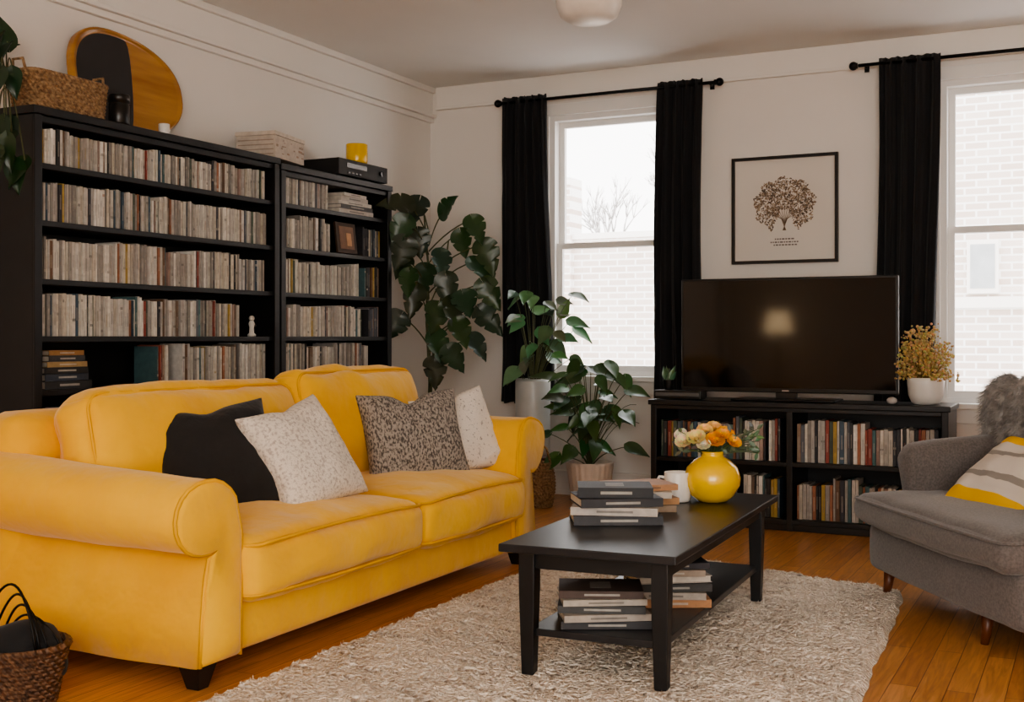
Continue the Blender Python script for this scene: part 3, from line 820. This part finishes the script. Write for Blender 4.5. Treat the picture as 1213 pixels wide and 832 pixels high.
random.seed(17)
b=MB(); stack(b,(-1.54,3.92),[(.22,.31,.032),(.21,.30,.028),(.22,.29,.030),(.19,.26,.036)],[(.05,.05,.055),(.50,.45,.40),(.04,.04,.045),(.025,.027,.03)],[D(118),D(108),D(124),D(114)],TH+.001)
b.obj('book_stack',m_books,.001)
b=MB(); stack(b,(-1.575,4.235),[(.21,.28,.026),(.2,.27,.024),(.20,.26,.024),(.19,.25,.022)],[(.3,.22,.15),(.45,.25,.12),(.55,.5,.43),(.5,.27,.14)],[D(120),D(128),D(112),D(132)],TH+.001)
b.obj('magazine_stack',m_books,.001)
mug('coffee_mug',(-1.50,4.50,TH+.001),.052,.115,m_white,D(200))
vc=(-1.375,4.56,TH+.001); parts=[]
b=MB(); b.lathe([(0,0),(.05,0),(.06,.004),(.085,.025),(.108,.065),(.112,.095),(.10,.135),(.07,.165),(.045,.178),(.042,.19),(.048,.2),(.04,.2),(.036,.18),(.05,.16),(0,.1)],vc,56); parts.append(b.obj('vase',m_yvase))
random.seed(41)
b=MB()
def bloom(b,c,n,r,col,layers=4):
    n=Vector(n).normalized(); c=Vector(c)
    for L in range(layers):
        k=5+L*2; rr=r*(.3+.7*L/(layers-1)); tilt=1.25-1.0*L/(layers-1)
        for i in range(k):
            a=2*pi*i/k+L*.5; t1=n.orthogonal().normalized(); t2=n.cross(t1)
            o=t1*math.cos(a)+t2*math.sin(a); d=(o*math.cos(tilt)+n*math.sin(tilt))
            cc=tuple(x*U(.8,1.1) for x in col)
            vs=[];fs=[];side=n.cross(o)
            for u_,w_ in((0,.3),(.35,.75),(.7,.95),(1,.5)):
                for s in(-1,0,1):
                    vs.append(c+d*rr*u_+side*s*w_*rr*.42+n*(-.12*rr*(1-abs(s))+rr*.25*u_*u_))
            for q in range(3):
                for w in range(2): fs.append((q*3+w,q*3+w+1,q*3+w+4,q*3+w+3))
            b.add(vs,fs,cc,0,True)
    b.ball(c+n*r*.12,r*.25,tuple(x*.7 for x in col))
vt=Vector((vc[0],vc[1],vc[2]+.19))
ws=[((-.11,-.02,.045),(.88,.74,.42),.04),((-.07,-.05,.06),(.88,.66,.26),.04),((.0,-.06,.05),(.9,.40,.015),.04),((-.03,0,.085),(.85,.55,.18),.034),((.045,-.03,.075),(.88,.36,.02),.036),((.07,-.06,.045),(.9,.44,.03),.033),((-.12,.02,.07),(.86,.80,.62),.028),((.01,.03,.095),(.9,.5,.15),.032),((-.045,-.07,.035),(.9,.82,.6),.03),((.025,-.07,.075),(.9,.42,.03),.03)]
for (a,d,z),col,r in ws:
    p=vt+Rv*a+Fv*d+Vector((0,0,z)); b.tube(curve3(vt-Vector((0,0,.03)),p,(0,0,.02),4),.0025,5,col=(.08,.14,.04))
    bloom(b,p,(Rv*a*4-Fv*.7+Vector((0,0,.8))),r,col)
for i in range(80):
    p=vt+Rv*U(.04,.18)+Fv*U(-.07,.05)+Vector((0,0,U(-.0,.10)))
    if i<28: p=vt+Rv*U(-.14,.02)+Fv*U(-.06,.05)+Vector((0,0,U(-.0,.10)))
    b.tube(curve3(vt-Vector((0,0,.02)),p,(0,0,.03),4),.0015,4,col=(.1,.16,.08)); leaf(b,p,(U(-.5,1),U(-.6,.5),U(-.2,1)),(0,-1,.5),.035,.016,'lance',(.14,.19,.12))
parts.append(b.obj('bouquet',m_leaf)); group('flower_vase',parts,vc,world=True)
random.seed(23)
b=MB(); cs=[(.04,.04,.045),(.42,.37,.32),(.06,.06,.06),(.45,.40,.34),(.08,.05,.04),(.05,.06,.07)]
stack(b,(-1.46,3.60),[(.22,.29,.025),(.22,.28,.022),(.21,.28,.024),(.21,.27,.02),(.2,.27,.024)],cs,[D(117),D(122),D(112),D(120),D(114)],.169)
b.obj('book_stack',m_books,.001)
b=MB(); stack(b,(-1.37,3.98),[(.22,.29,.028),(.22,.28,.024),(.21,.28,.026),(.2,.27,.024),(.2,.26,.022),(.19,.26,.02)],[(.45,.22,.10),(.42,.37,.32),(.05,.05,.05),(.5,.45,.4),(.35,.28,.22),(.04,.04,.05)],[D(118),D(112),D(120),D(-54),D(115),D(122)],.169)
b.obj('book_stack',m_books,.001)

# ---------------------------------------------------------------- tv stand
b=MB(); x0,x1,y0,y1=-2.40,-.72,6.70,7.12
b.bx(x0-.012,x1+.012,y0-.015,y1,.70,.73); b.bx(x0,x0+.035,y0,y1,0,.699); b.bx(x1-.035,x1,y0,y1,0,.699); b.bx(-1.59,-1.555,y0+.004,y1-.012,.0,.675)
b.bx(x0+.035,x1-.035,y1-.012,y1-.002,.03,.699); b.bx(x0+.035,x1-.035,y0+.006,y1-.012,.365,.39); b.bx(x0+.035,x1-.035,y0+.005,y1-.012,.04,.065); b.bx(x0+.035,x1-.035,y0+.01,y0+.03,0,.039); b.bx(x0+.035,x1-.035,y0+.002,y1-.012,.675,.699)
b.obj('tv_stand',m_black,.003)
random.seed(8); b=MB()
def row2(xa,xb_,z,acc,hm=.2,hM=.25): bookrow(b,(xa,6.745,z+.001),(1,0,0),(0,-1,0),xb_-xa,hm,hM,.012,.026,.16,acc,.02)
row2(-2.35,-1.62,.39,.7); row2(-1.54,-.77,.39,.5); row2(-1.54,-.77,.065,.6); row2(-1.85,-1.62,.065,.6)
b.obj('book_collection',m_books)
b=MB(); stack(b,(-2.08,6.86),[(.22,.3,.04),(.22,.3,.035),(.21,.28,.04),(.2,.27,.03)],[(.4,.3,.2),(.06,.06,.06),(.5,.45,.4),(.1,.08,.06)],[pi/2]*4,.066)
b.obj('book_stack',m_books)
b=MB(); tx0,tx1,tz0,tz1=-2.26,-1.0,.778,1.45; ty=6.87
b.bx(tx0,tx1,ty-.015,ty+.025,tz0,tz1); b.bx(tx0+.15,tx1-.15,ty+.02,ty+.055,tz0+.06,tz1-.15)
o1=b.obj('housing',m_plastic,.006)
b=MB(); b.bx(tx0+.014,tx1-.014,ty-.0165,ty-.014,tz0+.026,tz1-.014); o2=b.obj('screen',m_screen)
b=MB(); xm=(tx0+tx1)/2; b.bx(xm-.06,xm+.06,ty,ty+.03,.735,.80); b.rbox((xm,ty+.02,.738),(.30,.13,.007),.006,(0,0,0),8); o3=b.obj('foot',m_plastic)
b=MB(); b.bx(xm-.02,xm+.02,ty-.0175,ty-.015,tz0+.008,tz0+.016); o4=b.obj('badge',mat('silver_badge',(.5,.5,.5),.3,metal=1))
group('television',[o1,o2,o3,o4],(xm,ty,.73),world=True)
b=MB(); b.bx(-2.39,-2.10,6.73,6.84,.735,.785); b.bx(-2.38,-2.11,6.727,6.732,.75,.772,mi=1); b.obj('disc_player',[m_plastic,mat('player_front',(.12,.12,.12),.3)],.003)
random.seed(2); b=MB()
for i in range(9):
    leaf(b,(-2.33+U(-.02,.03),6.79,.84),(U(-.3,.6),U(-.3,.3),1),(0,-1,.2),U(.06,.1),.03,'lance',(.06,.12,.06))
o1=b.obj('foliage',[m_leaf,m_stem]); o2=pot('tiny_pot',(-2.32,6.79,.786),.025,.032,.06,m_plastic); group('tiny_succulent',[o1,o2],(-2.32,6.79,.786),world=True)
pc=(-.855,6.86,.731); random.seed(77)
b=MB(); b.lathe([(0,0),(.06,0),(.075,.01),(.092,.05),(.098,.12),(.098,.145),(.092,.148),(.088,.14),(.085,.1),(0,.1)],pc,40); o2=b.obj('white_pot',m_white)
b=MB()
for i in range(110):
    a=U(0,2*pi); r=.150*math.sqrt(R()); z=U(.2,.45)-r*r*6; z=max(z,.16); p=Vector((pc[0]+r*math.cos(a),pc[1]+r*math.sin(a)*.8,pc[2]+z))
    q=Vector((pc[0]+U(-.03,.03),pc[1]+U(-.03,.03),pc[2]+.1)); b.tube([q,(p+q)/2,p],.0015,4,col=(.38,.25,.08))
    for k in range(10):
        b.ball(p+Vector((U(-.028,.028),U(-.028,.028),U(-.03,.03))),U(.004,.009),tuple(x*U(.7,1.1) for x in (.70,.50,.20)),seg=6,rings=4)
o1=b.obj('dried_flowers',m_vc); group('potted_dried_flowers',[o1,o2],pc,world=True)
b=MB(); b.ball((-1.02,6.76,.752),.024,(.5,.45,.42),sc=(1.2,1,.85),seg=14,rings=10); b.obj('pebble',m_vc)

# ---------------------------------------------------------------- framed art
fx0,fx1,fz0,fz1=-2.153,-1.469,1.578,2.27; fy=YB-.002
b=MB(); w=.02
b.bx(fx0,fx0+w,fy-.03,fy,fz0,fz1);b.bx(fx1-w,fx1,fy-.03,fy,fz0,fz1);b.bx(fx0+w,fx1-w,fy-.03,fy,fz0,fz0+w);b.bx(fx0+w,fx1-w,fy-.03,fy,fz1-w,fz1)
o1=b.obj('frame',m_plastic)
b=MB(); b.bx(fx0+w,fx1-w,fy-.012,fy-.002,fz0+w,fz1-w,(.72,.665,.60)); o2=b.obj('mat_board',mat('ivory_paper',(.74,.685,.62),.8,var=(2,.01)))
random.seed(9); b=MB(); cx,cz=-1.81,1.955; yy=fy-.0130
for i in range(1700):
    a=U(0,2*pi); r=math.sqrt(R())*(1+.06*math.sin(9*a)); x=cx+.195*r*math.cos(a); z=cz+.175*r*math.sin(a)
    if z<cz-.03 and abs(x-cx)<.02+.45*(cz-.03-z): continue
    if R()<.12: continue
    s=U(.006,.012); t=U(0,pi); c=random.choice([(.24,.15,.09),(.32,.23,.15),(.16,.11,.075),(.44,.34,.24),(.12,.085,.06)])
    ca,sa=math.cos(t),math.sin(t); pr=yy-.00004*(i%40)
    b.add([(x-s*ca,pr,z-s*sa),(x+s*.45*sa,pr,z-s*.45*ca),(x+s*ca,pr,z+s*sa),(x-s*.45*sa,pr,z+s*.45*ca)],[(0,1,2,3)],c)
for k in range(11):
    a=pi/2+(k-5)*.28; p=[(cx+.002*(k-5),yy-.001,cz-.165),(cx+.02*math.cos(a),yy-.001,cz-.09),(cx+.15*math.cos(a),yy-.001,cz-.05+.13*math.sin(a))]; b.tube(p,[.0018,.0015,.001],4,col=(.26,.18,.12))
for r_,zz in((.062,-.225),(.09,-.245),(.07,-.263)):
    x=cx-r_
    while x<cx+r_:
        ww=U(.006,.02); b.add([(x,yy,cz+zz),(x+ww,yy,cz+zz),(x+ww,yy,cz+zz+.009),(x,yy,cz+zz+.009)],[(0,1,2,3)],(.2,.17,.15)); x+=ww+.005
o3=b.obj('tree_print',m_vc); group('framed_picture',[o1,o2,o3],(cx,fy,fz0),world=True)

# ---------------------------------------------------------------- armchair (local: front = -Y)
ap=[]; xa,xb2=-.44,.78; xm=(xa+xb2)/2; hw=(xb2-xa)/2
b=MB(); b.rbox((xm,-.02,.215),(hw-.02,.40,.105),.04,(0,.02,0),14,wr=.004); ap.append(b.obj('seat_frame',m_chair))
b=MB(); b.rbox((xm,-.13,.375),(hw-.015,.355,.065),.05,(.0,.03,.03),20,wr=.008); ap.append(b.obj('seat_cushion',m_chair))
b=MB(); b.tube([(x,y+(-.025*max(0,1-((x-xm)/hw)**2)**.7 if y<-.2 else 0),z+.004*max(0,1-((x-xm)/hw)**2)) for x,y,z in rrect(xm-hw+.02,xm+hw-.02,-.482,.2,.05,.418)],.006,6,True); ap.append(b.obj('seat_piping',m_chair))
for x in(xa+.075,xb2-.075):
    b=MB()
    def f(o,u):
        t=(o.y+.29)/.58
        return Vector((o.x*(1+.12*max(0,o.z/.2)),o.y-.04*max(0,o.z)/.2,o.z+(.05*t*max(0,u[2]))))
    b.rbox((x,.07,.43),(.078,.33,.21),.07,(.0,.015,.012),18,fn=f,wr=.006); ap.append(b.obj('arm',m_chair))
M=Matrix.Translation((xm,.27,.62))@Matrix.Rotation(-.20,4,'X')
b=MB(); b.rbox((0,0,0),(hw-.03,.10,.31),.085,(0,.03,.02),20,M=M,wr=.006); ap.append(b.obj('backrest',m_chair))
b=MB()
for x in(-.36,.43):
    b.tube([(x,-.345,.12),(x-.004,-.36,.0)],[.026,.014],12)
for x in(-.36,.66): b.tube([(x,.30,.12),(x,.34,.0)],[.022,.014],12)
b.tube([(.70,-.30,.12),(.71,-.32,0)],[.022,.014],12)
ap.append(b.obj('legs',m_wood))
AL=(-.305,5.10,0); AR=D(-56.1)
group('armchair',ap,AL,AR)
random.seed(61)
b=MB(); vs=[];fs=[]; n1,n2=18,22
prof=[]
for j in range(n2+1):
    t=j/n2
    if t<.5: y=.13-.035*math.sin(t*2*pi*.5)+.10*t; z=.55+.80*t
    else: y=.18+.23*(t-.5)*2; z=.95-.75*(t-.62)*(1 if t>.62 else 0)
    if t>=.5 and t<=.62: z=.95+.015*math.sin((t-.5)/.12*pi)
    prof.append((y,z))
def fp(i,j):
    s=i/n1; y,z=prof[j]
    return Vector((-.42+.42*s+.02*math.sin(j*.7),y-.02+.015*math.sin(i*1.3+j*.4),z-.04+.02*math.sin(i*.9)))
for j in range(n2+1):
    for i in range(n1+1): vs.append(fp(i,j))
for j in range(n2):
    for i in range(n1):
        a=j*(n1+1)+i; fs.append((a,a+1,a+n1+2,a+n1+1))
b.add(vs,fs,smooth=True)
for k in range(14000):
    i=U(0,n1-.001);j=U(0,n2-.001); ii,jj=int(i),int(j)
    p=fp(ii,jj).lerp(fp(ii+1,jj),i-ii).lerp(fp(ii,jj+1).lerp(fp(ii+1,jj+1),i-ii),j-jj)
    e1=fp(ii+1,jj)-fp(ii,jj); e2=fp(ii,jj+1)-fp(ii,jj); nn=e1.cross(e2).normalized()
    d=(nn+Vector((U(-.6,.6),U(-.6,.6),U(-1.2,.1)))).normalized()*U(.018,.036)
    if i<1 : d=(d+Vector((-.02,0,0)))
    sd=Vector((U(-1,1),U(-1,1),U(-1,1))).normalized()*.0018
    b.add([p-sd,p+sd,p+d+Vector((0,0,-.008))],[(0,1,2)])
o=b.obj('fur_throw',m_fur); o.location=AL; o.rotation_euler=(0,0,AR)
sp_=pillow('striped_throw_pillow',.46,.42,.16,stripe_mat(),(0,0,0),0,0,0,8)
loc=Matrix.Translation(AL)@Matrix.Rotation(AR,4,'Z')@Vector((.12,-.06,.555))
sp_.location=loc; sp_.rotation_euler=(D(-4),D(-52),AR-pi/2+D(12))

# ---------------------------------------------------------------- foreground basket with looped handle and dark throw inside
random.seed(51); c=(-2.90,2.52)
b=MB()
for i in range(13):
    t=i/12; r=.100+.036*t
    b.tube([(c[0]+r*(1+.02*((k+i)%2))*math.cos(2*pi*k/44),c[1]+r*(1+.02*((k+i)%2))*math.sin(2*pi*k/44),.012+.165*t) for k in range(44)],.009 if i<12 else .012,6,True)
b.lathe([(0,.006),(.10,.006)],(c[0],c[1],0),24)
o1=b.obj('basket',m_wickd)
b=MB(); vs=[];fs=[]
b.rbox((c[0],c[1],.145),(.105,.105,.05),.045,(0,0,.05),14,wr=.03)
o2=b.obj('dark_cloth',m_curt)
b=MB()
for k in range(4):
    q=[]
    for i in range(19):
        t=i/18; q.append((c[0]-.12+.24*t,c[1]-.05+.035*k+.02*math.sin(3*t+k),.165+(.20-.035*k)*math.sin(pi*t)**.7))
    b.tube(q,.004,6,col=(.012,.011,.01))
o3=b.obj('handles',m_metal); group('wicker_basket',[o1,o2,o3],(c[0],c[1],0),world=True)

# ---------------------------------------------------------------- ceiling lamp
lc=(-2.41,5.77); b=MB()
b.lathe([(0,H),(.08,H),(.085,H-.02),(.07,H-.03)],(lc[0],lc[1],0),40,mi=1)
b.lathe([(.06,H-.025),(.16,H-.03),(.175,H-.05),(.172,H-.10),(.15,H-.155),(.11,H-.180),(0,H-.188)],(lc[0],lc[1],0),48)
b.obj('ceiling_light',[mat('opal_glass',(.80,.70,.60),.35,emit=.10),m_trim])

# floor lamp at the rear of the room (seen only as a reflection in the television)
fl=(-3.55,-.85); fp_=[]
b=MB(); b.lathe([(0,0),(.14,0),(.14,.015),(.02,.03),(.012,.05),(.012,1.2),(0,1.2)],(fl[0],fl[1],0),32); fp_.append(b.obj('stand',m_metal))
b=MB(); b.lathe([(.17,1.16),(.12,1.42)],(fl[0],fl[1],0),40); fp_.append(b.obj('shade',mat('lit_linen_shade',(1,.72,.42),.8,var=(20,.03),emit=7)))
group('floor_lamp',fp_,(fl[0],fl[1],0),world=True)

# ---------------------------------------------------------------- light
w=bpy.data.worlds.new('overcast_sky'); scene.world=w; w.use_nodes=True
nt=w.node_tree; bg=nt.nodes['Background']
tc=nt.nodes.new('ShaderNodeTexCoord'); sx=nt.nodes.new('ShaderNodeSeparateXYZ'); cr=nt.nodes.new('ShaderNodeValToRGB')
nt.links.new(tc.outputs['Generated'],sx.inputs[0]); nt.links.new(sx.outputs['Z'],cr.inputs[0])
cr.color_ramp.elements[0].color=(.96,.93,.90,1); cr.color_ramp.elements[1].color=(.90,.91,.95,1)
nt.links.new(cr.outputs[0],bg.inputs[0]); bg.inputs[1].default_value=6.2
def area(name,loc,rot,sx_,sy_,e,col):
    l=bpy.data.lights.new(name,'AREA'); l.shape='RECTANGLE'; l.size=sx_; l.size_y=sy_; l.energy=e; l.color=col
    o=bpy.data.objects.new(name,l); scene.collection.objects.link(o); o.location=loc; o.rotation_euler=rot
area('rear_fill_light',(.75,YF-.25,1.6),(D(90),0,D(12)),3.2,2.1,75,(1,.90,.77))  # added soft fill light behind the camera, just outside the rear opening
cam=bpy.data.cameras.new('camera'); co=bpy.data.objects.new('camera',cam); scene.collection.objects.link(co)
co.location=(0,0,1.1); co.rotation_euler=(D(90),0,D(26.4)); cam.sensor_width=36; cam.lens=36*1400/1213; cam.shift_y=-16/1213
scene.camera=co
try:
    scene.view_settings.view_transform='AgX'; scene.view_settings.look='AgX - Medium High Contrast'
except Exception as ex: print(ex)
